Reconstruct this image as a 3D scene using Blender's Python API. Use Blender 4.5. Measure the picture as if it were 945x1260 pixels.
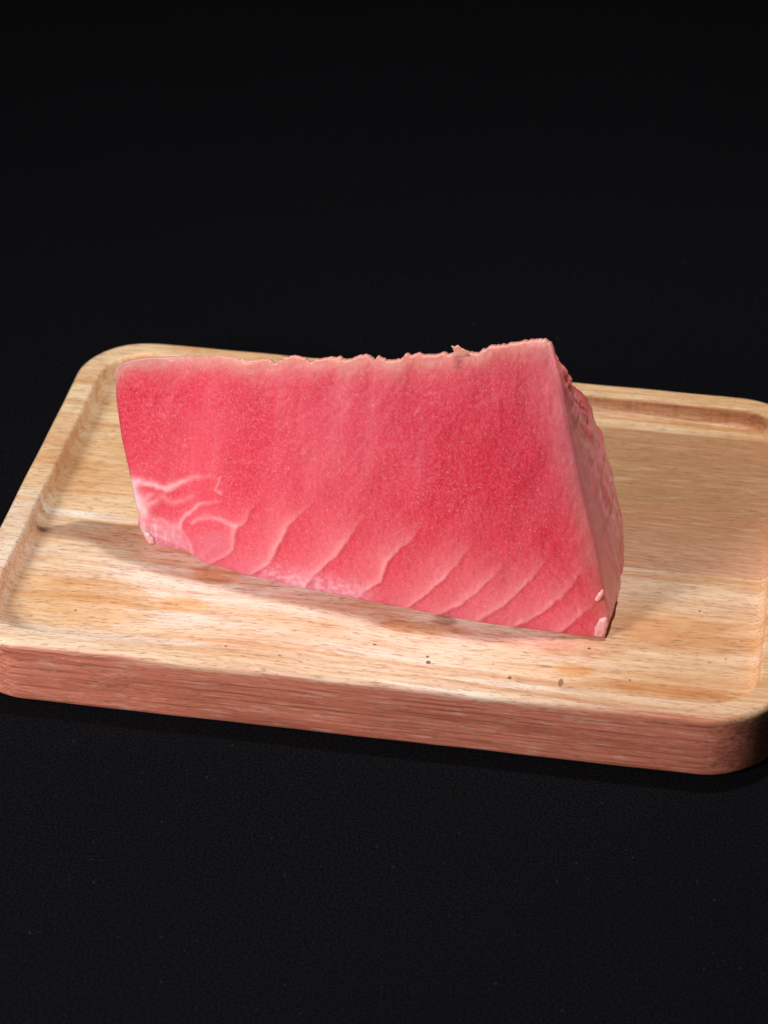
import bpy, bmesh, math
import numpy as np
from mathutils import Vector, Matrix

# ------------------------------------------------------------------ reset
for o in list(bpy.data.objects): bpy.data.objects.remove(o)
scene = bpy.context.scene
col = scene.collection
MM = 0.001

# ------------------------------------------------------------------ camera (solved from the tray's outline)
IW, IH = 945.0, 1260.0
F_PX, PITCH, ROLL, DIST = 3381.2, 0.603098, 0.00447697, 986.763
TGT = np.array([-7.3734, -0.0156, 0.0])              # mm, z measured from the tray's upper face
YAW = -0.16866                                        # the tray is turned a little on the table
TRAY_L, TRAY_W, TRAY_T, TRAY_R, RIM = 281.8, 200.0, 24.1, 27.1, 9.6
DEPTH = 7.0                                           # depth of the tray's recess
Z0 = TRAY_T                                           # table is z = 0, tray's upper face z = 24.1 mm

fw = np.array([0, math.cos(PITCH), -math.sin(PITCH)])
up0 = np.array([0, math.sin(PITCH), math.cos(PITCH)])
rt0 = np.array([1.0, 0, 0])
rt = math.cos(ROLL)*rt0 + math.sin(ROLL)*up0
up = -math.sin(ROLL)*rt0 + math.cos(ROLL)*up0
CAM = TGT - DIST*fw

cd = bpy.data.cameras.new('camera'); cam = bpy.data.objects.new('camera', cd); col.objects.link(cam)
cd.sensor_fit = 'HORIZONTAL'; cd.sensor_width = 36.0; cd.lens = F_PX/IW*36.0
cd.clip_start = 0.05; cd.clip_end = 20.0
R = Matrix(((rt[0], up[0], -fw[0]), (rt[1], up[1], -fw[1]), (rt[2], up[2], -fw[2])))
cam.matrix_world = Matrix.Translation(Vector((CAM[0]*MM, CAM[1]*MM, (CAM[2]+Z0)*MM))) @ R.to_4x4()
cd.dof.use_dof = True; cd.dof.focus_distance = 0.94; cd.dof.aperture_fstop = 22.0
scene.camera = cam

# ------------------------------------------------------------------ world, lamps, exposure
world = bpy.data.worlds.new('World'); scene.world = world; world.use_nodes = True
world.node_tree.nodes['Background'].inputs[0].default_value = (0.85, 0.92, 1.0, 1)
world.node_tree.nodes['Background'].inputs[1].default_value = 0.03

def rot_board(u, v):
    c, s = math.cos(YAW), math.sin(YAW)
    return c*u - s*v, s*u + c*v

def lamp(name, kind, pos, target, energy, size, colour):
    ld = bpy.data.lights.new(name, kind); lo = bpy.data.objects.new(name, ld); col.objects.link(lo)
    ld.energy = energy; ld.color = colour
    if kind == 'AREA': ld.shape = 'DISK'; ld.size = size
    else: ld.shadow_soft_size = size
    lo.location = pos
    lo.rotation_euler = (Vector(target)-Vector(pos)).to_track_quat('-Z', 'Y').to_euler()
    return lo
kx, ky = rot_board(118, 80)
lamp('overhead_lamp', 'AREA', (kx*MM, ky*MM, 0.52), (kx*MM, ky*MM, 0.0), 1.90, 0.022, (1.0, 0.97, 0.93))
lamp('front_lamp', 'AREA', (-0.66, -0.56, 0.47), (-0.02, 0.0, 0.03), 9.5, 0.30, (1.0, 0.98, 0.975))

vs = scene.view_settings
scene.display_settings.display_device = 'sRGB'
vs.view_transform = 'Standard'; vs.look = 'None'; vs.exposure = 0.0; vs.gamma = 1.0; vs.use_curve_mapping = False
scene.render.engine = 'CYCLES'
scene.render.resolution_x = 768; scene.render.resolution_y = 1024

# ------------------------------------------------------------------ small helpers
def lin(r, g, b, k=1.0):
    f = lambda c: (c/12.92 if c <= 0.04045 else ((c+0.055)/1.055)**2.4)
    return np.array([f(r/255.0)*k, f(g/255.0)*k, f(b/255.0)*k])
def smooth(a, b, x):
    t = np.clip((x-a)/(b-a), 0, 1); return t*t*(3-2*t)
rng = np.random.default_rng(7)

def empty(name, loc, rz=0.0):
    o = bpy.data.objects.new(name, None); col.objects.link(o)
    o.empty_display_size = 0.02; o.location = loc; o.rotation_euler = (0, 0, rz); return o
def tag(o, label, cat=None, kind=None):
    if label: o['label'] = label
    if cat: o['category'] = cat
    if kind: o['kind'] = kind
def link(name, me, mat, parent=None):
    o = bpy.data.objects.new(name, me); col.objects.link(o)
    if mat: me.materials.append(mat)
    if parent: o.parent = parent
    return o

class NT:
    """thin wrapper for node building"""
    def __init__(self, name):
        self.m = bpy.data.materials.new(name); self.m.use_nodes = True
        self.t = self.m.node_tree; self.t.nodes.clear()
        self.out = self.t.nodes.new('ShaderNodeOutputMaterial')
        self.bsdf = self.t.nodes.new('ShaderNodeBsdfPrincipled')
        self.t.links.new(self.bsdf.outputs[0], self.out.inputs[0])
    def n(self, typ, **kw):
        nd = self.t.nodes.new(typ)
        for k, v in kw.items(): setattr(nd, k, v)
        return nd
    def l(self, a, b): self.t.links.new(a, b)
    def put(self, sock, v):
        if hasattr(v, 'is_output'): self.l(v, sock)
        else: sock.default_value = v
    def math(self, op, a, b=0.0, c=None, clamp=False):
        nd = self.n('ShaderNodeMath', operation=op, use_clamp=clamp)
        self.put(nd.inputs[0], a); self.put(nd.inputs[1], b)
        if c is not None: self.put(nd.inputs[2], c)
        return nd.outputs[0]
    def mapr(self, x, a, b, c=0.0, d=1.0, mode='SMOOTHSTEP'):
        nd = self.n('ShaderNodeMapRange', interpolation_type=mode)
        self.put(nd.inputs[0], x)
        for i, v in enumerate((a, b, c, d)): self.put(nd.inputs[1+i], v)
        return nd.outputs[0]
    def mix(self, f, a, b, blend='MIX'):
        nd = self.n('ShaderNodeMix', data_type='RGBA', blend_type=blend)
        self.put(nd.inputs[0], f)
        for s, v in ((nd.inputs[6], a), (nd.inputs[7], b)):
            if hasattr(v, 'is_output'): self.l(v, s)
            else: s.default_value = (*[float(x) for x in v], 1.0)
        return nd.outputs[2]
    def noise(self, vec, scale, detail=3.0, rough=0.55, dist=0.0):
        nd = self.n('ShaderNodeTexNoise'); self.l(vec, nd.inputs['Vector'])
        nd.inputs['Scale'].default_value = scale; nd.inputs['Detail'].default_value = detail
        nd.inputs['Roughness'].default_value = rough; nd.inputs['Distortion'].default_value = dist
        return nd.outputs[0]
    def mapping(self, vec, scale=(1, 1, 1), loc=(0, 0, 0), rot=(0, 0, 0)):
        nd = self.n('ShaderNodeMapping'); self.l(vec, nd.inputs[0])
        nd.inputs['Scale'].default_value = scale; nd.inputs['Location'].default_value = loc
        nd.inputs['Rotation'].default_value = rot
        return nd.outputs[0]
    def bump(self, h, strength, dist):
        nd = self.n('ShaderNodeBump'); self.put(nd.inputs['Height'], h)
        nd.inputs['Strength'].default_value = strength; nd.inputs['Distance'].default_value = dist
        self.l(nd.outputs[0], self.bsdf.inputs['Normal'])

# ------------------------------------------------------------------ materials
def mat_cloth():
    w = NT('black_cloth')
    tc = w.n('ShaderNodeTexCoord').outputs['Object']
    a = w.noise(tc, 1250, 2, 0.7); b = w.noise(tc, 14, 3)
    c = w.mix(w.mapr(a, 0.40, 0.64), (0.0002, 0.0002, 0.0005), (0.0056, 0.0059, 0.0084))
    c = w.mix(w.mapr(b, 0.25, 0.8, 0, 0.35), c, (0.0018, 0.0018, 0.0026))
    lint = w.mapr(w.noise(tc, 620, 1, 0.5), 0.76, 0.80)
    c = w.mix(w.math('MULTIPLY', lint, 0.5), c, (0.05, 0.05, 0.055))
    w.l(c, w.bsdf.inputs['Base Color'])
    w.bsdf.inputs['Roughness'].default_value = 0.95
    w.bsdf.inputs['Specular IOR Level'].default_value = 0.08
    w.bump(a, 0.5, 0.0004)
    return w.m

def mat_wood(name, pale, mid, orange, seed, brown_mix):
    """u runs with the grain; coordinates in metres in the tray's own frame"""
    w = NT(name)
    obj = w.n('ShaderNodeTexCoord').outputs['Object']
    sep = w.n('ShaderNodeSeparateXYZ'); w.l(obj, sep.inputs[0])
    U, V, Z = sep.outputs
    # a slow wave so that the grain drifts
    warp = w.noise(w.mapping(obj, (5, 14, 14), (seed, 0, 0)), 1.0, 2)
    wv = w.n('ShaderNodeVectorMath', operation='ADD'); w.l(obj, wv.inputs[0])
    cmb = w.n('ShaderNodeCombineXYZ'); w.l(w.math('MULTIPLY', w.math('SUBTRACT', warp, 0.5), 0.022), cmb.inputs[1])
    w.l(w.math('MULTIPLY', w.math('SUBTRACT', warp, 0.5), 0.016), cmb.inputs[2])
    w.l(cmb.outputs[0], wv.inputs[1]); g = wv.outputs[0]
    broad = w.noise(w.mapping(g, (7, 55, 55), (seed*1.7, 0, 0)), 1.0, 4, 0.6)
    bands = w.noise(w.mapping(g, (3.5, 170, 170), (seed*0.6, 3, 0)), 1.0, 3, 0.6)
    fine = w.noise(w.mapping(g, (70, 1000, 1000), (seed, 0, 5)), 1.0, 3, 0.65)
    pores = w.noise(w.mapping(g, (240, 1700, 1700), (seed+2, 0, 5)), 1.0, 2, 0.6)
    blot = w.noise(w.mapping(obj, (16, 24, 24), (seed*2.3, 1, 0)), 1.0, 3, 0.6)
    c = w.mix(w.mapr(broad, 0.38, 0.60), pale, mid)
    c = w.mix(w.mapr(bands, 0.50, 0.72, 0, 0.85), c, orange)
    c = w.mix(w.mapr(blot, 0.48, 0.72, 0, 0.7), c, orange)
    if brown_mix:
        # browner wood towards the right-hand end, some of the tuna's shade painted in
        m = w.math('MULTIPLY', w.mapr(U, 0.015, 0.085), w.mapr(V, 0.0806, 0.0794))
        m = w.math('MULTIPLY', m, w.mapr(broad, 0.1, 0.6, 0.75, 1.0))
        c = w.mix(m, c, w.mix(w.mapr(bands, 0.35, 0.65), lin(190, 140, 94), lin(198, 142, 104)))
        pk = w.mapr(V, -0.006, 0.030, 1, 0)
        c = w.mix(w.math('MULTIPLY', m, w.math('MULTIPLY', pk, 0.65)), c, lin(203, 152, 124))
    else:
        m = w.math('MULTIPLY', w.mapr(U, 0.030, 0.115), w.mapr(broad, 0.25, 0.6, 0.6, 1.0))  # tan wood towards the right-hand end, with shade painted into its colour
        c = w.mix(m, c, w.mix(w.mapr(bands, 0.35, 0.65), lin(220, 174, 128), lin(200, 146, 98)))
    # red heartwood running along the sides of the tray
    nz = w.noise(w.mapping(g, (12, 220, 220), (4+seed, 0, 0)), 1.0, 3, 0.6)
    nzz = w.math('MULTIPLY', w.math('SUBTRACT', nz, 0.5), 0.010)
    d1 = w.math('SUBTRACT', w.math('SUBTRACT', w.math('MULTIPLY', Z, -1.0), 0.0000), w.math('MULTIPLY', w.math('ADD', V, 0.100), 0.36))
    m1 = w.mapr(w.math('ADD', d1, nzz), -0.0016, 0.0026)
    m1 = w.math('MULTIPLY', m1, w.math('MAXIMUM', w.mapr(V, -0.0925, -0.0915, 1, 0), w.mapr(w.math('ABSOLUTE', U), 0.1312, 0.1319)))
    red = w.mix(w.mapr(bands, 0.35, 0.7), lin(208, 122, 98), lin(178, 94, 74))
    longf = w.noise(w.mapping(obj, (14, 1000, 1000), (seed+1, 0, 9)), 1.0, 4, 0.7)
    red = w.mix(w.mapr(longf, 0.48, 0.66, 0, 0.8), red, lin(128, 64, 50))
    red = w.mix(w.mapr(longf, 0.46, 0.34, 0, 0.5), red, lin(216, 138, 114))
    d2 = w.math('SUBTRACT', 0.0045, w.math('ABSOLUTE', w.math('SUBTRACT', V, 0.0898)))
    m2 = w.math('MULTIPLY', w.mapr(w.math('ADD', d2, nzz), 0.0, 0.003), w.mapr(Z, -0.0004, -0.0014))
    m2 = w.math('MULTIPLY', m2, w.mapr(Z, -0.0066, -0.0054))
    c = w.mix(m1, c, red)
    tick = w.noise(w.mapping(obj, (620, 40, 60), (seed, 2, 0)), 1.0, 2, 0.6)      # chatter marks of the cutter along the recess wall
    c = w.mix(w.math('MULTIPLY', m2, w.mapr(nz, 0.35, 0.65, 0.25, 0.9)), c, w.mix(w.mapr(tick, 0.35, 0.7), lin(214, 136, 98), lin(186, 100, 70)))
    # grain lines and open pores
    c = w.mix(w.mapr(fine, 0.47, 0.68, 0, w.math('SUBTRACT', 0.66, w.math('MULTIPLY', m1, 0.35))), c, w.mix(0.55, c, lin(160, 104, 70)))
    c = w.mix(w.mapr(fine, 0.48, 0.30, 0, 0.6), c, w.mix(0.35, c, lin(252, 236, 214)))
    c = w.mix(w.mapr(pores, 0.55, 0.67, 0, 0.55), c, lin(146, 96, 66))
    # staining, specks and painted pink shadow tint, each placed on the floor: (u, v, half length, half width, colour, strength)
    stains_and_bounce = STAINS_AND_BOUNCE
    flo = w.mapr(Z, -0.0056, -0.0064)
    sn = w.noise(w.mapping(g, (90, 420, 420)), 1.0, 4, 0.65)
    damp = 0.0
    for (su, sv, a, b, cc, st) in stains_and_bounce:
        if brown_mix != (sv > -9.8): continue
        du = w.math('DIVIDE', w.math('SUBTRACT', U, su*MM), a*MM)
        dv = w.math('DIVIDE', w.math('SUBTRACT', V, sv*MM), b*MM)
        r2 = w.math('ADD', w.math('MULTIPLY', du, du), w.math('MULTIPLY', dv, dv))
        soft = 0.35 if a < 2 else 0.9
        if a >= 2: r2 = w.math('ADD', r2, w.math('MULTIPLY', w.math('SUBTRACT', sn, 0.5), 3.6))
        k = w.math('MULTIPLY', w.mapr(r2, 1.0+soft*0.6, 1.0-soft, 0, st), flo)
        c = w.mix(k, c, lin(*cc), 'MULTIPLY' if a >= 2 else 'MIX')
        if a == 15: damp = w.math('MAXIMUM', damp, k)
    w.l(c, w.bsdf.inputs['Base Color'])
    rough = w.mapr(fine, 0.3, 0.7, 0.42, 0.62)
    w.l(w.math('SUBTRACT', rough, w.math('MULTIPLY', damp, 0.5)), w.bsdf.inputs['Roughness'])
    w.bsdf.inputs['Specular IOR Level'].default_value = 0.4
    h = w.math('SUBTRACT', w.math('MULTIPLY', fine, 0.6), w.mapr(pores, 0.58, 0.70))
    w.bump(h, 0.35, 0.00025)
    return w.m

def mat_flesh():
    w = NT('tuna_flesh')
    at = w.n('ShaderNodeAttribute', attribute_name='tint').outputs['Color']
    wet = w.n('ShaderNodeAttribute', attribute_name='wet').outputs['Fac']
    obj = w.n('ShaderNodeTexCoord').outputs['Object']
    st = w.mapping(obj, (1, 1, 1), (0, 0, 0), (0.0, 0.5, 0.0))
    grain = w.noise(w.mapping(st, (1500, 1500, 900)), 1.0, 2, 0.6)
    g2 = w.noise(w.mapping(st, (620, 620, 400), (3, 1, 2)), 1.0, 3, 0.65)
    den = w.noise(w.mapping(st, (90, 90, 60), (7, 0, 0)), 1.0, 3, 0.6)
    spk = w.math('ADD', w.noise(w.mapping(st, (1700, 1300, 1400), (0, 4, 0)), 1.0, 3, 0.6), w.mapr(den, 0.3, 0.7, -0.025, 0.025))
    c = w.mix(w.mapr(grain, 0.35, 0.7, 0, 0.30), at, w.mix(0.6, at, (0.93, 0.34, 0.40)))
    c = w.mix(w.mapr(g2, 0.55, 0.30, 0, 0.16), c, w.mix(0.75, c, (0.55, 0.008, 0.035)))
    c = w.mix(w.mapr(spk, 0.56, 0.72, 0, 0.40), c, (0.95, 0.52, 0.56))  # pale specks: fine wet glints painted into the flesh colour
    w.l(c, w.bsdf.inputs['Base Color'])
    B = w.bsdf.inputs
    B['Subsurface Weight'].default_value = 0.75
    B['Subsurface Radius'].default_value = (1.0, 0.28, 0.22)
    B['Subsurface Scale'].default_value = 0.0028
    r = w.mapr(grain, 0.3, 0.7, 0.36, 0.50)
    w.l(w.math('SUBTRACT', r, w.math('MULTIPLY', wet, 0.10)), B['Roughness'])
    B['Specular IOR Level'].default_value = 0.4
    h = w.math('ADD', w.math('MULTIPLY', grain, 0.5), g2)
    w.bump(h, 0.16, 0.0006)
    # a thin film of moisture with its own fine relief: it glints where fibres stand up
    B['Coat Weight'].default_value = 0.9; B['Coat Roughness'].default_value = 0.16; B['Coat IOR'].default_value = 1.36
    cb = w.n('ShaderNodeBump'); w.l(w.math('ADD', g2, w.math('MULTIPLY', w.mapr(spk, 0.5, 0.74), 1.2)), cb.inputs['Height'])
    cb.inputs['Strength'].default_value = 0.9; cb.inputs['Distance'].default_value = 0.0013
    w.l(cb.outputs[0], B['Coat Normal'])
    return w.m

def mat_fat(name, colour, sss):
    w = NT(name)
    obj = w.n('ShaderNodeTexCoord').outputs['Object']
    a = w.noise(obj, 420, 3)
    c = w.mix(w.mapr(a, 0.35, 0.7), colour, lin(232, 150, 150))
    w.l(c, w.bsdf.inputs['Base Color'])
    w.bsdf.inputs['Subsurface Weight'].default_value = sss
    w.bsdf.inputs['Subsurface Radius'].default_value = (1, 0.4, 0.35)
    w.bsdf.inputs['Subsurface Scale'].default_value = 0.002
    w.bsdf.inputs['Roughness'].default_value = 0.3
    w.bump(a, 0.4, 0.0006)
    return w.m

DARK = (74, 44, 26)
STAINS_AND_BOUNCE = []          # filled below once pixels can be turned into points

# ------------------------------------------------------------------ pixel -> point helpers (mm, tray frame, z from the tray's upper face)
cY, sY = math.cos(YAW), math.sin(YAW)
def rays(px):
    px = np.asarray(px, float)
    d = fw + np.multiply.outer((px[..., 0]-IW/2)/F_PX, rt) - np.multiply.outer((px[..., 1]-IH/2)/F_PX, up)
    o = CAM
    tof = lambda p: np.stack([cY*p[..., 0]+sY*p[..., 1], -sY*p[..., 0]+cY*p[..., 1], p[..., 2]], -1)
    return tof(np.broadcast_to(o, d.shape)), tof(d)
def on_floor(px, z=-DEPTH):
    o, d = rays(px); t = (z-o[..., 2])/d[..., 2]; return o + d*t[..., None]

MARKS = [
    (527, 815, 0.85, 1.0, DARK, .85), (526, 808, 0.6, 0.6, DARK, .8), (461, 793, .75, .6, DARK, .7), (627, 834, .75, .8, DARK, .8),
    (690, 840, .9, 2.3, (120, 84, 48), .75), (725, 798, .7, .6, DARK, .75), (344, 806, .5, .5, DARK, .5), (424, 822, .7, .6, (110, 80, 60), .6),
    (278, 795, .6, .55, DARK, .6), (93, 751, .6, .6, DARK, .6), (775, 837, .5, .6, DARK, .6), (861, 752, .6, .6, DARK, .6), (873, 815, .6, .5, DARK, .5),
    (893, 811, .5, .5, DARK, .5), (170, 722, .5, .5, DARK, .4), (607, 817, .45, .45, DARK, .4), (560, 842, .4, .5, DARK, .4), (217, 745, .45, .5, DARK, .4),
    (262, 708, 9, 5.5, (240, 202, 158), .85), (522, 772, 17, 4.5, (226, 182, 146), .9), (546, 764, 5, 3.2, (178, 132, 108), .7),
    (706, 824, 7, 3.5, (244, 208, 160), .8), (95, 740, 30, 15, (242, 212, 170), .8), (820, 850, 24, 4, (242, 208, 166), .7),
    (820, 780, 34, 11, (238, 206, 172), .7), (225, 742, 9, 5, (246, 214, 160), .7), (115, 655, 26, 5.5, (242, 204, 194), .5), (170, 668, 20, 6, (242, 204, 194), .5)]  # last two: pink tint painted into the tuna's shadow on the left
MARKS += [(x, y, 15, 5.5, (242, 200, 192), .5) for x, y in ((215, 686), (270, 706), (330, 724), (395, 740), (455, 752), (600, 782), (655, 790), (705, 796))]  # pink juice film that also paints the tuna's bounce light into its front shadow
for (px, py, a, b, cc, st) in MARKS:
    p = on_floor((px, py)); STAINS_AND_BOUNCE.append((float(p[0]), float(p[1]), a, b, cc, st))

# ------------------------------------------------------------------ table: one black cloth sheet
def build_table():
    me = bpy.data.meshes.new('tabletop')
    s = 1.6
    me.from_pydata([(-s, -s, 0), (s, -s, 0), (s, s, 0), (-s, s, 0)], [], [(0, 1, 2, 3)])
    o = link('tabletop', me, mat_cloth()); tag(o, 'matte black cloth covered tabletop under the wooden tray', None, 'structure')
build_table()

# ------------------------------------------------------------------ wooden serving tray, glued from two planks
JOINT = -9.8
def rounded_loop(L, W, R, n_corner=20, n_long=60, n_short=40):
    pts = []
    cs = [(L/2-R, W/2-R, 0, n_long), (-L/2+R, W/2-R, 90, n_short), (-L/2+R, -W/2+R, 180, n_long), (L/2-R, -W/2+R, 270, n_short)]
    for q, (cx, cy, a0, n) in enumerate(cs):
        for a in np.linspace(a0, a0+90, n_corner):
            pts.append((cx+R*math.cos(math.radians(a)), cy+R*math.sin(math.radians(a))))
        nx, ny, na, _ = cs[(q+1) % 4]
        e = pts[-1]; s = (nx+R*math.cos(math.radians(na)), ny+R*math.sin(math.radians(na)))
        for t in np.linspace(0, 1, n+2)[1:-1]: pts.append((e[0]+(s[0]-e[0])*t, e[1]+(s[1]-e[1])*t))
    return np.array(pts)

def wob(x, y, k):
    return 0.22*np.sin(x*0.083*k+1.3)*np.cos(y*0.071*k+0.4)+0.12*np.sin(x*0.21*k+y*0.17*k)

def build_tray():
    root = empty('serving_tray', (0, 0, 0), YAW)
    tag(root, 'pale wooden serving tray with raised rim and rounded corners', 'tray')
    prof = []                                           # (inset, z)
    ez = 2.4
    prof += [(14.0, -TRAY_T), (3.0, -TRAY_T)]
    for a in np.linspace(80, 0, 6): prof.append((2.0-2.0*math.cos(math.radians(a))+0.0, -TRAY_T+2.0-2.0*math.sin(math.radians(a))))
    for z in (-18, -12, -7, -4): prof.append((0.0, z))
    for a in np.linspace(0, 88, 8): prof.append((ez-ez*math.cos(math.radians(a)), -ez+ez*math.sin(math.radians(a))))
    prof.append((ez+0.4, 0.0)); prof.append((5.5, 0.0)); prof.append((RIM-1.4, 0.0))
    for a in np.linspace(12, 78, 5): prof.append((RIM-1.4+1.4*math.sin(math.radians(a)), -1.4+1.4*math.cos(math.radians(a))))
    rc = 3.8
    x0 = RIM+0.2
    for a in np.linspace(8, 90, 10):                    # cove down to the floor
        prof.append((x0+rc*1.05*(1-math.cos(math.radians(a))), -DEPTH+rc*(1-math.sin(math.radians(a)))))
    prof.append((x0+rc*1.05+0.8, -DEPTH)); prof.append((x0+rc*1.05+6, -DEPTH))
    loops = []
    for (ins, z) in prof:
        lp = rounded_loop(TRAY_L-2*ins, TRAY_W-2*ins, max(TRAY_R-ins, 4.0))
        n = np.column_stack([lp[:, 0]/TRAY_L, lp[:, 1]/TRAY_W]); n /= np.linalg.norm(n, axis=1)[:, None]
        k = wob(lp[:, 0], lp[:, 1], 1.0)*(1.0 if -DEPTH+0.5 < z < -0.05 and ins > 1 else 0.5)
        lp = lp + n*k[:, None]*(0.0 if z <= -TRAY_T+0.01 else 1.0)
        loops.append(np.column_stack([lp, np.full(len(lp), z)]))
    N = len(loops[0]); V = np.concatenate(loops)*MM; V[:, 2] += Z0*MM
    F = []
    for a in range(len(loops)-1):
        for i in range(N):
            j = (i+1) % N
            F.append((a*N+i, a*N+j, (a+1)*N+j, (a+1)*N+i))
    F.append(tuple(range(N-1, -1, -1)))
    F.append(tuple((len(loops)-1)*N+i for i in range(N)))
    V2 = V.copy(); V2[:, 2] -= Z0*MM                    # plank origins sit at the tray's upper face
    planks = [
        ('plank', 1, mat_wood('front_plank_wood', lin(248, 233, 214), lin(239, 209, 173), lin(219, 168, 118), 0.0, False),
         'cream plank with reddish side, its grain running along the tray'),
        ('plank', -1, mat_wood('back_plank_wood', lin(243, 211, 169), lin(230, 185, 135), lin(211, 146, 88), 5.0, True),
         'yellow brown plank on the side away from the reddish face'),
    ]
    for name, side, mat, lab in planks:
        bm = bmesh.new()
        vs_ = [bm.verts.new(v) for v in V2]
        for f in F: bm.faces.new([vs_[i] for i in f])
        bmesh.ops.recalc_face_normals(bm, faces=bm.faces)
        gap = 0.03*side
        res = bmesh.ops.bisect_plane(bm, geom=list(bm.verts)+list(bm.edges)+list(bm.faces), dist=1e-7,
                                     plane_co=(0, (JOINT-gap)*MM, 0), plane_no=(0, side, 0), clear_outer=True)
        cut = [e for e in res['geom_cut'] if isinstance(e, bmesh.types.BMEdge)]
        bmesh.ops.contextual_create(bm, geom=cut)
        me = bpy.data.meshes.new(name); bm.to_mesh(me); bm.free()
        for p in me.polygons: p.use_smooth = True
        me.set_sharp_from_angle(angle=math.radians(28))
        o = link(name, me, mat, root); o.location = (0, 0, Z0*MM); o['label'] = lab
    return root
build_tray()

# ------------------------------------------------------------------ the block of raw tuna
TOP = [(142, 458), (145, 451), (152, 446.5), (165, 443), (190, 440.5), (210, 440), (228, 439.5), (233, 437), (236, 440), (255, 438.5), (270, 439), (287, 440), (293, 443.5), (305, 444),
       (318, 445), (330, 442), (334, 445), (338, 448.5), (342, 446), (350, 442), (362, 439), (372, 441), (377, 444), (381, 447), (392, 443.5), (405, 442), (418, 440.5), (421, 444), (430, 443.5),
       (440, 440), (450, 437.5), (456, 441), (460, 444.5), (464.5, 440), (470, 443), (476, 446), (484, 445), (492.5, 444.5), (497, 439), (500, 436), (503, 439), (506, 440), (512, 436.5), (520, 438), (529.5, 438.5),
       (540, 437), (546, 436), (550.5, 439), (559, 436), (566, 434), (574, 434), (580, 436), (586, 437), (595, 432), (604, 428), (615, 427), (627.5, 425), (640, 423), (657, 420), (672, 420.5), (678, 425), (680, 431)]
BOT = [(183, 670), (190, 672), (215, 676), (235, 682), (252, 694), (275, 700.5), (303, 709), (340, 718), (375, 725.5), (410, 733), (440, 739), (500, 750), (538, 758), (600, 769), (640, 774.5), (690, 781), (725, 785.5), (744, 787)]
LEFT = [(183, 670), (175, 655), (170, 644), (171, 633), (166, 617), (163, 598), (160, 585), (155, 562), (150, 540), (146, 512), (143, 490), (142, 458)]
RIGHT = [(744, 787), (748, 765), (740, 727), (730, 672), (718, 625), (708, 575), (700, 533), (690, 480), (684, 450), (680, 431)]
LEAN = 0.20
bf = on_floor(np.array(BOT)); order = np.argsort(bf[:, 0])
BU = np.concatenate([[-125], bf[order, 0], [110]]); BV = np.concatenate([[bf[order[0], 1]+6.5], bf[order, 1], [bf[order[-1], 1]-1]])
ker = np.linspace(-125, 110, 600); kv = np.interp(ker, BU, BV)
kk = np.hanning(41); kk /= kk.sum(); kvs = np.convolve(np.pad(kv, 20, 'edge'), kk, 'valid')
def vbase(u): return np.interp(u, ker, kvs)
def on_face(px):
    o, d = rays(px); lo = np.full(px.shape[:-1], 600.0); hi = np.full(px.shape[:-1], 1250.0)
    for _ in range(46):
        m = (lo+hi)/2; p = o + d*m[..., None]
        neg = (p[..., 1]-vbase(p[..., 0])-LEAN*(p[..., 2]+DEPTH)) < 0
        lo = np.where(neg, m, lo); hi = np.where(neg, hi, m)
    return o + d*lo[..., None]

def resample(poly, n):
    p = np.array(poly, float); s = np.concatenate([[0], np.cumsum(np.hypot(*np.diff(p, axis=0).T))]); s /= s[-1]
    t = np.linspace(0, 1, n); return np.column_stack([np.interp(t, s, p[:, 0]), np.interp(t, s, p[:, 1])])

def vnoise(x, y, seed=0):
    """smooth value noise, vectorised"""
    xi = np.floor(x).astype(int); yi = np.floor(y).astype(int); fx = x-xi; fy = y-yi
    fx = fx*fx*(3-2*fx); fy = fy*fy*(3-2*fy)
    h = lambda a, b: (np.sin(a*127.1+b*311.7+seed*74.7)*43758.5453) % 1.0
    return (h(xi, yi)*(1-fx)+h(xi+1, yi)*fx)*(1-fy)+(h(xi, yi+1)*(1-fx)+h(xi+1, yi+1)*fx)*fy
def fbm(x, y, seed=0, o=4):
    s = 0; a = 0.5
    for k in range(o): s = s+a*vnoise(x*2**k, y*2**k, seed+k*13); a *= 0.5
    return s/0.9375

def poly_dist(X, Y, poly):
    """signed distance (positive on the left of the direction of travel, image y down) and position along the line"""
    p = np.array(poly, float); best = np.full(X.shape, 1e9); sg = np.ones(X.shape); al = np.zeros(X.shape)
    L = np.concatenate([[0], np.cumsum(np.hypot(*np.diff(p, axis=0).T))])
    for k in range(len(p)-1):
        a, b = p[k], p[k+1]; e = b-a; l2 = e@e
        t = np.clip(((X-a[0])*e[0]+(Y-a[1])*e[1])/l2, 0, 1)
        dx, dy = X-(a[0]+t*e[0]), Y-(a[1]+t*e[1]); d = np.hypot(dx, dy)
        cr = e[0]*dy-e[1]*dx
        m = d < best; best = np.where(m, d, best); sg = np.where(m, np.where(cr < 0, 1.0, -1.0), sg)
        al = np.where(m, (L[k]+t*math.sqrt(l2))/L[-1], al)
    return best*sg, al

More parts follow.
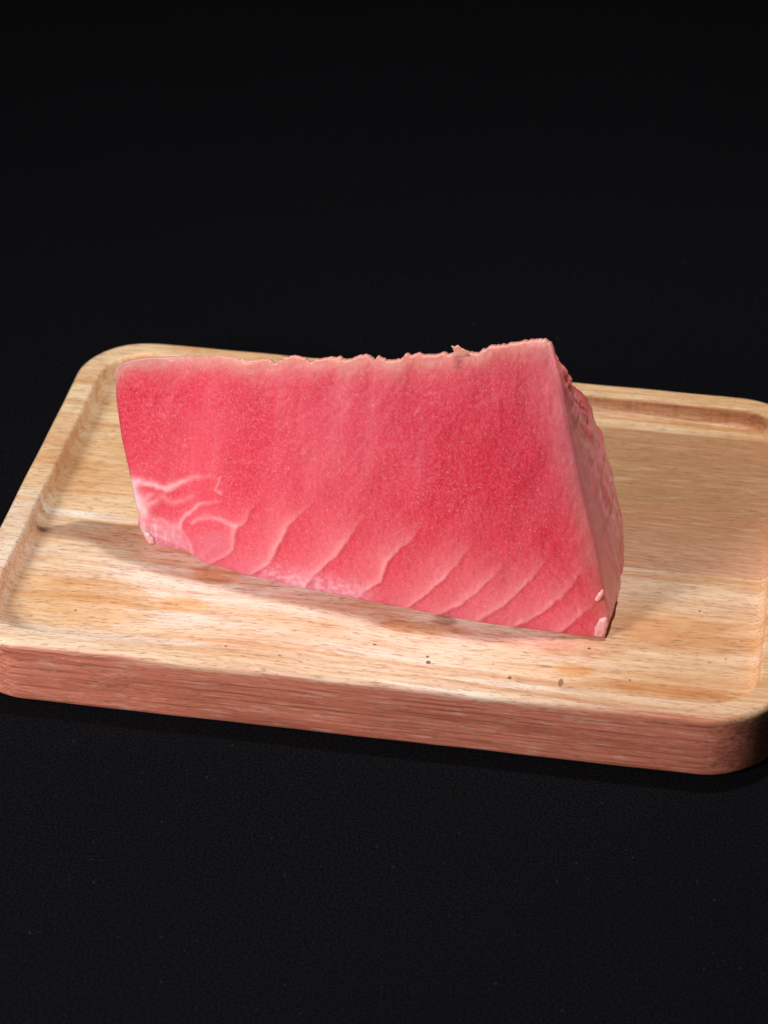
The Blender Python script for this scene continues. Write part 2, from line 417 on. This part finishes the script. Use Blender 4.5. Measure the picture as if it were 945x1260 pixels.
# the pale sheets between the flakes: polylines from the base upward, broad strength, line strength, width of the fade
SEPTA = [
    ([(253, 695), (274, 685), (287, 675), (289, 650), (298, 644), (309, 627), (322, 612), (333, 610)], 0.41, 0.43, 9, 2.4),
    ([(303, 709), (320, 699), (332, 691), (340, 673), (354, 647), (370, 631), (384, 617), (398, 603)], 0.49, 0.42, 13, 2.2),
    ([(374, 724), (381, 713), (399, 695), (416, 680), (435, 654), (449, 635), (460, 618)], 0.57, 0.30, 16, 2.2),
    ([(438, 738), (446, 729), (468, 715), (475, 690), (490, 676), (507, 662), (520, 646), (533, 628)], 0.57, 0.30, 18, 2.1),
    ([(499, 749), (512, 740), (523, 731), (545, 712), (562, 693), (578, 672), (592, 650)], 0.57, 0.22, 19, 2.2),
    ([(535, 757), (552, 750), (567, 742), (589, 726), (608, 706), (622, 690), (634, 670)], 0.54, 0.24, 19, 2.2),
    ([(582, 766), (605, 753), (627, 738), (656, 710), (674, 681), (684, 660)], 0.54, 0.23, 21, 2.2),
    ([(629, 772), (655, 760), (677, 746), (706, 717), (720, 696), (726, 682)], 0.51, 0.22, 21, 2.1),
    ([(686, 779), (706, 764), (727, 746), (740, 731)], 0.46, 0.22, 15, 2.1),
]
EXTRA = [   # the tangle at the thin end: polyline, strength, width, travel-fade
    ([(161, 593), (172, 594), (184, 595), (196, 600), (205, 602), (212, 598), (222, 594), (240, 588), (258, 585)], .62, 3.4, 1),
    ([(236, 682), (233, 668), (226, 658), (222, 650), (225, 640), (230, 633), (237, 627), (246, 620), (258, 619), (272, 617)], .60, 2.3, 1),
    ([(236, 643), (245, 638), (258, 637), (270, 639), (281, 644), (290, 648)], .32, 2.8, 0),
    ([(271, 588), (266, 602), (273, 607)], .28, 1.8, 0),
    ([(171, 636), (186, 640), (200, 643), (216, 650)], .34, 4.5, 0),
    ([(162, 597), (166, 608), (171, 620), (176, 630)], .95, 7.0, 0),
    ([(184, 610), (178, 616), (182, 622), (192, 618)], .40, 4.0, 0),
    ([(173, 642), (190, 650), (210, 657), (228, 668)], .45, 3.0, 0),
    ([(178, 655), (196, 662), (214, 667), (233, 677)], .40, 2.6, 0),
    ([(200, 612), (210, 618), (224, 617), (236, 611)], .22, 3.5, 0),
    ([(244, 690), (252, 680), (262, 672), (280, 668)], .22, 4.0, 1),
]
C_DEEP, C_MID, C_PINK = lin(220, 28, 62), lin(229, 54, 84), lin(238, 98, 116)
C_PALE, C_SALMON, C_WHITE, C_GREY = lin(246, 176, 178), lin(234, 168, 150), lin(252, 226, 226), lin(212, 156, 144)
def mixc(c, d, f): return c*(1-f[..., None])+d*f[..., None]

def face_tint(X, Y, ytop, edge_r, ybot):
    """flesh colour and relief (mm) at photo position X, Y of the cut face"""
    # slow variation of the muscle
    a = fbm(X/46+7, Y/120+3, 3); b = fbm((X+0.7*Y)/60, (Y-0.7*X)/150+9, 21); e = fbm(X/16, Y/34, 41)
    c = np.empty(X.shape+(3,)); c[:] = C_MID
    c = mixc(c, C_DEEP, np.clip(smooth(.44, .68, a)*0.80+smooth(.48, .70, e)*0.32, 0, 1))
    c = mixc(c, C_PINK, smooth(.44, .66, b)*0.45)
    for (cx, cy, rx, ry, s) in [(310, 505, 16, 40, .7), (215, 535, 42, 40, .45), (625, 600, 70, 110, .50), (250, 600, 60, 26, .6), (300, 660, 60, 30, .5), (560, 680, 120, 60, .35), (500, 470, 14, 34, .4), (440, 480, 12, 40, .35)]:
        r = ((X-cx)/rx)**2+((Y-cy)/ry)**2
        c = mixc(c, C_DEEP, s*np.exp(-r*0.9))
    for (cx, cy, rx, ry, s) in [(405, 545, 46, 90, .5), (262, 545, 26, 60, .35), (480, 560, 50, 70, .25), (520, 470, 120, 22, .25)]:
        r = ((X-cx)/rx)**2+((Y-cy)/ry)**2
        c = mixc(c, C_PINK, s*np.exp(-r*0.9))
    bandn = fbm(X/21+(Y-450)*0.004, Y/190, 131, 3); upper = 1-smooth(560, 660, Y+0.12*X-50)
    c = mixc(c, lin(240, 122, 128), smooth(.48, .70, bandn)*0.27*upper)
    c = mixc(c, C_DEEP, smooth(.48, .30, bandn)*0.30*upper)
    h = np.zeros(X.shape)
    # pale sheets
    wig = (fbm(X/9, Y/9, 77)-.5)*4.5
    tot = np.zeros(X.shape); dark = np.zeros(X.shape)
    for (pl, broad, line, fade, lw) in SEPTA:
        d, al = poly_dist(X, Y, pl); d = d+wig*(0.5+al)
        fa = 1-smooth(.38, 1.0, al)
        up_ = np.where(d > 0, np.exp(-np.abs(d)/(fade*1.35)), np.exp(-(d/1.4)**2))
        ln = np.exp(-((d-1.4)/(lw*(1.25+1.0*al)))**2)
        tot = np.maximum(tot, broad*up_*fa + line*ln*(1-smooth(.30, .95, al))*(0.75+0.5*fbm(X/12, Y/12, 5)))
        dk = np.where(d < 0, np.exp(-np.abs(d+2)/8.0), 0)*fa; dark = np.maximum(dark, dk)
        h += fa*np.where(d > 0, 0.40*np.exp(-np.abs(d)/10.0), -0.08*np.exp(-np.abs(d)/5.0)+0.40*np.exp(-(d/3.0)**2))
    c = mixc(c, C_DEEP, dark*0.75)
    c = mixc(c, C_PALE, np.clip(tot*0.86, 0, 1))
    for (pl, s, w_, tf) in EXTRA:
        d, al = poly_dist(X, Y, pl); d = d+wig
        fa = (1-0.8*smooth(.5, 1, al)) if tf else 1.0
        k = s*np.exp(-(d/w_)**2)*fa*(0.7+0.6*fbm(X/7, Y/7, 15))
        k2 = np.where(d > 0, np.exp(-np.abs(d)/8.0), 0)*s*0.20*fa
        c = mixc(c, lin(250, 206, 212), np.clip(k+k2, 0, 1)); h += 0.35*np.exp(-(d/(w_*1.2))**2)*fa
    # pale lower corner of the thin end, streaked
    m = smooth(638, 648, Y-0.10*(X-171))*(1-smooth(222, 236, X+0.15*(Y-650)))
    st = fbm(X/3.0, Y/22, 61)
    c = mixc(c, lin(232, 160, 170), m*(0.55+0.5*st)); c = mixc(c, C_WHITE, m*smooth(.50, .75, st)*0.7)
    m = np.exp(-(((X-262)/26)**2+((Y-668)/17)**2)**2)
    c = mixc(c, lin(216, 104, 124), m*0.75)
    m = np.exp(-(((X-229)/5)**2+((Y-650)/13)**2)); c = mixc(c, C_DEEP, m*0.8)
    # dull, dry strip just under the torn upper edge and at the ends
    dt = Y-ytop+(fbm(X/10, Y/10, 31)-.5)*9
    k = np.exp(-(np.clip(dt, 0, None)/(12.0+7*fbm(X/24, Y*0, 37)))**1.5)
    left = 1-smooth(180, 330, X)
    sal = C_SALMON*(1-left[..., None]*0.6)+C_GREY*left[..., None]*0.6
    c = c*(1-(k*0.95)[..., None])+sal*(k*0.95)[..., None]
    dr = edge_r-X
    wtop = 30-14*smooth(470, 640, Y)
    k = np.exp(-(np.clip(dr, 0, None)/wtop)**1.5)*(0.35+0.5*fbm(X/18, Y/30, 71))
    low = smooth(560, 640, Y)
    c = mixc(c, C_PALE, k*(1-low)*0.75); c = mixc(c, lin(246, 164, 150), k*low*0.95)
    c = mixc(c, lin(208, 98, 120), np.exp(-np.clip(ybot-Y, 0, None)/22)*(0.42+0.25*(1-smooth(400, 480, X))))  # mauve base, strengthened on the left to paint in its glisten
    gl = (0.35+0.65*smooth(.42, .70, fbm(X/5.5, Y/3.2, 111)))*np.exp(-((ybot-Y-9)/13)**2)*smooth(300, 345, X)*(1-smooth(430, 475, X))
    c = mixc(c, lin(246, 208, 222), gl*0.55); h += gl*0.2  # lilac sheen of the wet base painted as colour
    k = np.exp(-(((X-564)/5)**2+((Y-446)/9)**2)); c = mixc(c, lin(178, 52, 52), k*0.7)
    h += (fbm(X/5.0, Y/6.5, 90)-.5)*0.34+(fbm(X/30, Y/40, 95)-.5)*0.9
    return np.clip(c, 0, 1), h

def build_tuna():
    root = empty('tuna_block', (0, 0, 0), YAW)
    tag(root, 'raw pink tuna block with pale flake lines standing on the tray', 'fish')
    NS, NT_, ND = 440, 270, 60
    top = resample(TOP, NS); top[:, 1] += (fbm(np.arange(NS)/2.2, np.zeros(NS), 4)-.5)*4.2*smooth(150, 300, top[:, 0])
    top[0] = TOP[0]; top[-1] = TOP[-1]
    bot = resample(BOT, NS); lef = resample(LEFT, NT_); rig = resample(RIGHT, NT_)
    S = np.linspace(0, 1, NS)[None, :]; T = np.linspace(0, 1, NT_)[:, None]
    P = np.empty((NT_, NS, 2))
    for q in range(2):
        b_, t_, l_, r_ = bot[:, q][None], top[:, q][None], lef[:, q][:, None], rig[:, q][:, None]
        P[..., q] = (1-T)*b_+T*t_+(1-S)*l_+S*r_-((1-S)*(1-T)*b_[0, 0]+S*(1-T)*b_[0, -1]+(1-S)*T*t_[0, 0]+S*T*t_[0, -1])
    X, Y = P[..., 0], P[..., 1]
    Fp = on_face(P)
    ytop = np.broadcast_to(top[:, 1][None], X.shape)
    ytop = np.broadcast_to(np.convolve(np.pad(top[:, 1], 5, 'edge'), np.ones(11)/11, 'valid')[None], X.shape)
    er = np.interp(Y, np.array(RIGHT)[::-1, 1], np.array(RIGHT)[::-1, 0])
    ybot = np.interp(X, np.array(BOT)[:, 0], np.array(BOT)[:, 1])
    tint, relief = face_tint(X, Y, ytop, er, ybot)
    edge = smooth(0, .02, S)*smooth(1, .985, S)*smooth(0, .015, T)*smooth(1, .98, T)
    Fp = Fp.copy(); Fp[..., 1] -= relief*edge
    roll = np.clip((S-0.945)/0.055, 0, 1)**2*smooth(0.0, 0.10, T)*smooth(1.0, 0.55, T)
    Fp[..., 1] += 1.5*roll                                                         # rounded corner towards the end
    # the cut face rolls in a little where it meets the tray
    Fp[0, :, 1] += 0.9; Fp[1, :, 1] += 0.35
    Fp[0, :, 2] = -DEPTH+0.04
    hgt = Fp[-1, :, 2]+DEPTH                                                      # height of each column
    # ---- back of the block: a profile that slopes away behind the ridge
    fr = np.array([0, .08, .22, .38, .50, .59, .67, .77, .84, .93, 1.0]); off = np.array([46, 51.5, 54, 55, 57, 54, 47, 35, 29, 25, 22.4])
    hs = np.convolve(np.pad(hgt, 15, 'edge'), np.ones(31)/31, 'valid')
    Bk = Fp.copy()
    frac = np.clip((Fp[..., 2]+DEPTH)/hgt[None], 0, 1)
    lump = (fbm(X/30, Y/24, 33)-.5)*3.5*(1-T)*smooth(0, .1, T)
    slim = 0.30+0.70*smooth(0.0, 0.55, S)                                        # the block narrows towards its thin end
    lean_off = LEAN*(Fp[..., 2]+DEPTH)
    Bk[..., 1] = vbase(Fp[..., 0])+lean_off+np.maximum(np.interp(frac, fr, off)*(hs/100.0)[None]-lean_off, 1.5)*slim+lump*slim
    Bk[-1, :, 1] = Fp[-1, :, 1]+0.7+0.5*(fbm(np.arange(NS)/6, np.zeros(NS), 12))
    Bk[-2, :, 1] = np.maximum(Bk[-2, :, 1], Fp[-2, :, 1]+1.2)
    step = (vnoise(np.linspace(0, 26, NT_), np.zeros(NT_), 3)-.5)*1.8+(vnoise(np.linspace(0, 70, NT_), np.zeros(NT_), 6)-.5)*1.0
    Bk[..., 0] += (step*smooth(0.05, .2, np.linspace(0, 1, NT_))*smooth(1, .95, np.linspace(0, 1, NT_)))[:, None]*smooth(0.9, 1.0, S)
    D = np.linspace(0, 1, ND)
    tb = mixc(np.full(X.shape+(3,), 1.0)*C_MID, lin(206, 96, 92), smooth(.35, .65, fbm(X/22, Y/18, 55)))
    tb = mixc(tb, C_SALMON, smooth(.93, 1, np.broadcast_to(T, X.shape))*0.8)
    def cap(i, bulge_sign):
        f, b = Fp[:, i], Bk[:, i]; t = np.linspace(0, 1, NT_)[:, None]
        G = f[:, None]*(1-D)[None, :, None]+b[:, None]*D[None, :, None]
        w = np.sin(np.pi*D)[None]**0.8
        prof = smooth(0.0, .20, t)*(1-smooth(.30, .85, t))
        amp = 2.0*prof*w+1.7*smooth(0, .08, t)*smooth(1, .9, t)*np.sin(np.pi*np.clip(D, 0, 1))[None]**0.45
        wrk = (fbm(D[None]*9+t*3, t*14+D[None]*2, 8)-.5)*1.8*w+(fbm(D[None]*14, t*26, 18)-.5)*0.5*w
        G[..., 0] += bulge_sign*(amp+wrk*smooth(0, .06, t)*smooth(1, .96, t))
        dd = np.broadcast_to(D[None], G.shape[:2]); tt = np.broadcast_to(t, G.shape[:2])
        c = np.empty(G.shape); c[:] = lin(253, 140, 140)  # end colour lightened to stand in for light missing on this side
        c = mixc(c, lin(236, 92, 98), smooth(.42, .70, fbm(dd*5+tt*4, tt*9, 28))*0.8)
        c = mixc(c, C_SALMON, smooth(.5, .75, fbm(dd*11-tt*3, tt*13+dd*4, 38))*0.45)
        # whitish streaks running up the end
        for (c0, s0, t0, t1, wd, k) in [(.30, .10, .02, .60, .035, 1.0), (.50, .22, .10, .60, .03, .8), (.70, .12, .05, .50, .035, .9)]:
            cen = c0+s0*(tt-.3)+.04*np.sin(tt*14)
            m = np.exp(-((dd-cen)/wd)**2)*smooth(t0, t0+.1, tt)*(1-smooth(t1-.12, t1, tt))*(0.4+fbm(dd*30, tt*24, 48))
            c = mixc(c, C_PALE, np.clip(m*k, 0, 1)); G[..., 0] += bulge_sign*0.5*m
        c = mixc(c, lin(252, 146, 148), np.exp(-(dd/.30)**2)*(.70*(1-smooth(.6, .85, tt))+.25))
        c = mixc(c, lin(214, 96, 96), np.exp(-(1-dd)/.10)*.5)
        c[:, 0] = tint[:, i]
        return G, c
    Gr, cr_ = cap(-1, 1.0); Gl, cl_ = cap(0, 0.35)
    def lid(row, z=None):
        f, b = Fp[row], Bk[row]; n = 14; d = np.linspace(0, 1, n)
        G = f[None]*(1-d)[:, None, None]+b[None]*d[:, None, None]
        if z is None: G[1:-1, :, 2] += 0.35*np.sin(np.pi*d[1:-1])[:, None]
        c = np.broadcast_to(tint[row][None], G.shape).copy()
        return G, c
    # the end caps' lower and upper rows have ND columns, so the lids get ND rows
    def lid2(row):
        f, b = Fp[row], Bk[row]; d = D
        G = f[None]*(1-d)[:, None, None]+b[None]*d[:, None, None]
        G[:, 0] = Gl[row]; G[:, -1] = Gr[row]
        c = np.broadcast_to(tint[row][None], G.shape).copy(); return G, c
    Gt, ct = lid2(-1); Gb, cb = lid2(0); Gb[..., 2] = -DEPTH+0.04
    Gr[0, :, 2] = -DEPTH+0.04; Gl[0, :, 2] = -DEPTH+0.04; Bk[0, :, 2] = -DEPTH+0.04; Fp[0, :, 2] = -DEPTH+0.04
    verts, cols, wets, faces = [], [], [], []
    base = 0
    def patch(G, c, wet, flip):
        nonlocal base
        n, m = G.shape[:2]; verts.append(G.reshape(-1, 3)); cols.append(c.reshape(-1, 3)); wets.append(np.broadcast_to(wet, (n, m)).reshape(-1))
        I = np.arange(n*m).reshape(n, m)+base; base += n*m
        q = np.stack([I[:-1, :-1], I[:-1, 1:], I[1:, 1:], I[1:, :-1]], -1).reshape(-1, 4)
        faces.append(q[:, ::-1] if flip else q)
    wetf = np.clip(smooth(640, 710, Y)*(1-smooth(480, 640, X))+0.25, 0, 1)
    patch(Fp, tint, wetf, False)
    patch(Bk, tb, 0.2, True)
    patch(Gr, cr_, 0.8, False)
    patch(Gl, cl_, 0.5, True)
    patch(Gt, ct, 0.1, False)
    patch(Gb, cb, 0.2, True)
    V = np.concatenate(verts)*MM; C = np.concatenate(cols); W = np.concatenate(wets); Q = np.concatenate(faces)
    key = np.round(V*1e7).astype(np.int64)
    _, first, inv = np.unique(key, axis=0, return_index=True, return_inverse=True); inv = inv.reshape(-1)
    V, C, W, Q = V[first], C[first], W[first], inv[Q]
    good = (Q[:, 0] != Q[:, 2]) & (Q[:, 1] != Q[:, 3]) & (Q[:, 0] != Q[:, 1]) & (Q[:, 2] != Q[:, 3]) & (Q[:, 1] != Q[:, 2]) & (Q[:, 3] != Q[:, 0])
    Q = Q[good]
    me = bpy.data.meshes.new('flesh')
    me.vertices.add(len(V)); me.vertices.foreach_set('co', V.astype(np.float32).ravel())
    me.loops.add(len(Q)*4); me.loops.foreach_set('vertex_index', Q.astype(np.int32).ravel())
    me.polygons.add(len(Q)); me.polygons.foreach_set('loop_start', np.arange(0, len(Q)*4, 4, dtype=np.int32))
    me.update(calc_edges=True); me.validate()
    ca = me.attributes.new('tint', 'FLOAT_COLOR', 'POINT'); ca.data.foreach_set('color', np.column_stack([C, np.ones(len(C))]).astype(np.float32).ravel())
    wa = me.attributes.new('wet', 'FLOAT', 'POINT'); wa.data.foreach_set('value', W.astype(np.float32))
    for p in me.polygons: p.use_smooth = True
    o = link('flesh', me, mat_flesh(), root); o.location = (0, 0, Z0*MM)

    fat = mat_fat('pale_membrane', lin(244, 184, 184), 0.7)
    def scrap(name, px, outline, thick, mat, label, curl=0.0, proud=0.6, tuck=0.0):
        """a small torn scrap lying on the cut face, with its own thickness"""
        q = np.array(outline, float); cen = np.array(px, float)
        rings = 5; pts = []
        nO = len(q)*4
        qq = resample(np.vstack([q, q[:1]]), nO+1)[:-1]
        qq = qq+(rng.random(qq.shape)-.5)*1.0
        Vv, Fc = [], []
        cpt = qq.mean(0)
        for side in (1, -1):
            for r in range(1, rings+1):
                k = r/rings; ring = cpt+(qq-cpt)*k
                f = on_face(ring)
                dome = math.sqrt(max(0.0, 1-(k*0.98)**2))
                f[:, 1] += -proud-side*thick*0.5*dome-curl*(ring[:, 1]-q[:, 1].max())**2*0.01
                f[:, 1] += (rng.random(len(f))-.5)*0.15 + tuck*smooth(q[:, 1].max()-11, q[:, 1].max()-2, ring[:, 1])
                Vv.append(f)
            f = on_face(cpt[None]); f[:, 1] += -proud-side*thick*0.5-curl*(cpt[1]-q[:, 1].max())**2*0.01; Vv.append(f)
        Vv = np.concatenate(Vv); per = rings*nO+1
        for sidx in (0, 1):
            b0 = sidx*per
            for r in range(rings-1):
                for i in range(nO):
                    j = (i+1) % nO; Fc.append((b0+r*nO+i, b0+r*nO+j, b0+(r+1)*nO+j, b0+(r+1)*nO+i))
            for i in range(nO): Fc.append((b0+per-1, b0+(i+1) % nO, b0+i))
        for i in range(nO):
            j = (i+1) % nO; Fc.append(((rings-1)*nO+i, (rings-1)*nO+j, per+(rings-1)*nO+j, per+(rings-1)*nO+i))
        bm = bmesh.new(); vv = [bm.verts.new(tuple(x*MM)) for x in Vv]
        for f in Fc: bm.faces.new([vv[i] for i in f])
        bmesh.ops.recalc_face_normals(bm, faces=bm.faces)
        m_ = bpy.data.meshes.new(name); bm.to_mesh(m_); bm.free()
        for p in m_.polygons: p.use_smooth = True
        ob = link(name, m_, mat, root); ob.location = (0, 0, Z0*MM); ob['label'] = label
        return ob
    flap = mat_fat('dry_shred', lin(236, 162, 138), 0.7)
    scrap('torn_shred', (564, 434), [(555.5, 423.5), (560, 425), (564, 422.5), (568, 427), (575, 431), (578, 437), (573, 444), (566, 447), (559, 445), (556, 438), (559, 431)], 0.9, flap, 'brownish torn shred of flesh sticking up from the upper edge', 0.15, 0.1, 1.6)
    scrap('membrane_scrap', (737, 774), [(731, 783), (732, 771), (738, 762), (746, 760), (749, 768), (746, 779), (741, 785)], 1.7, fat, 'whitish scrap of membrane at the bottom corner', 0, -0.2)
    scrap('membrane_scrap', (738, 732), [(732, 739), (737, 730), (742, 726), (744, 731), (740, 737), (735, 741)], 1.4, fat, 'small whitish scrap of membrane on the corner edge', 0, -0.4)
    scrap('membrane_scrap', (184, 662), [(176, 652), (183, 655), (190, 660), (191, 669), (185, 670), (179, 662)], 1.4, fat, 'whitish scrap of membrane at the thin end', 0, 0.1)
build_tuna()
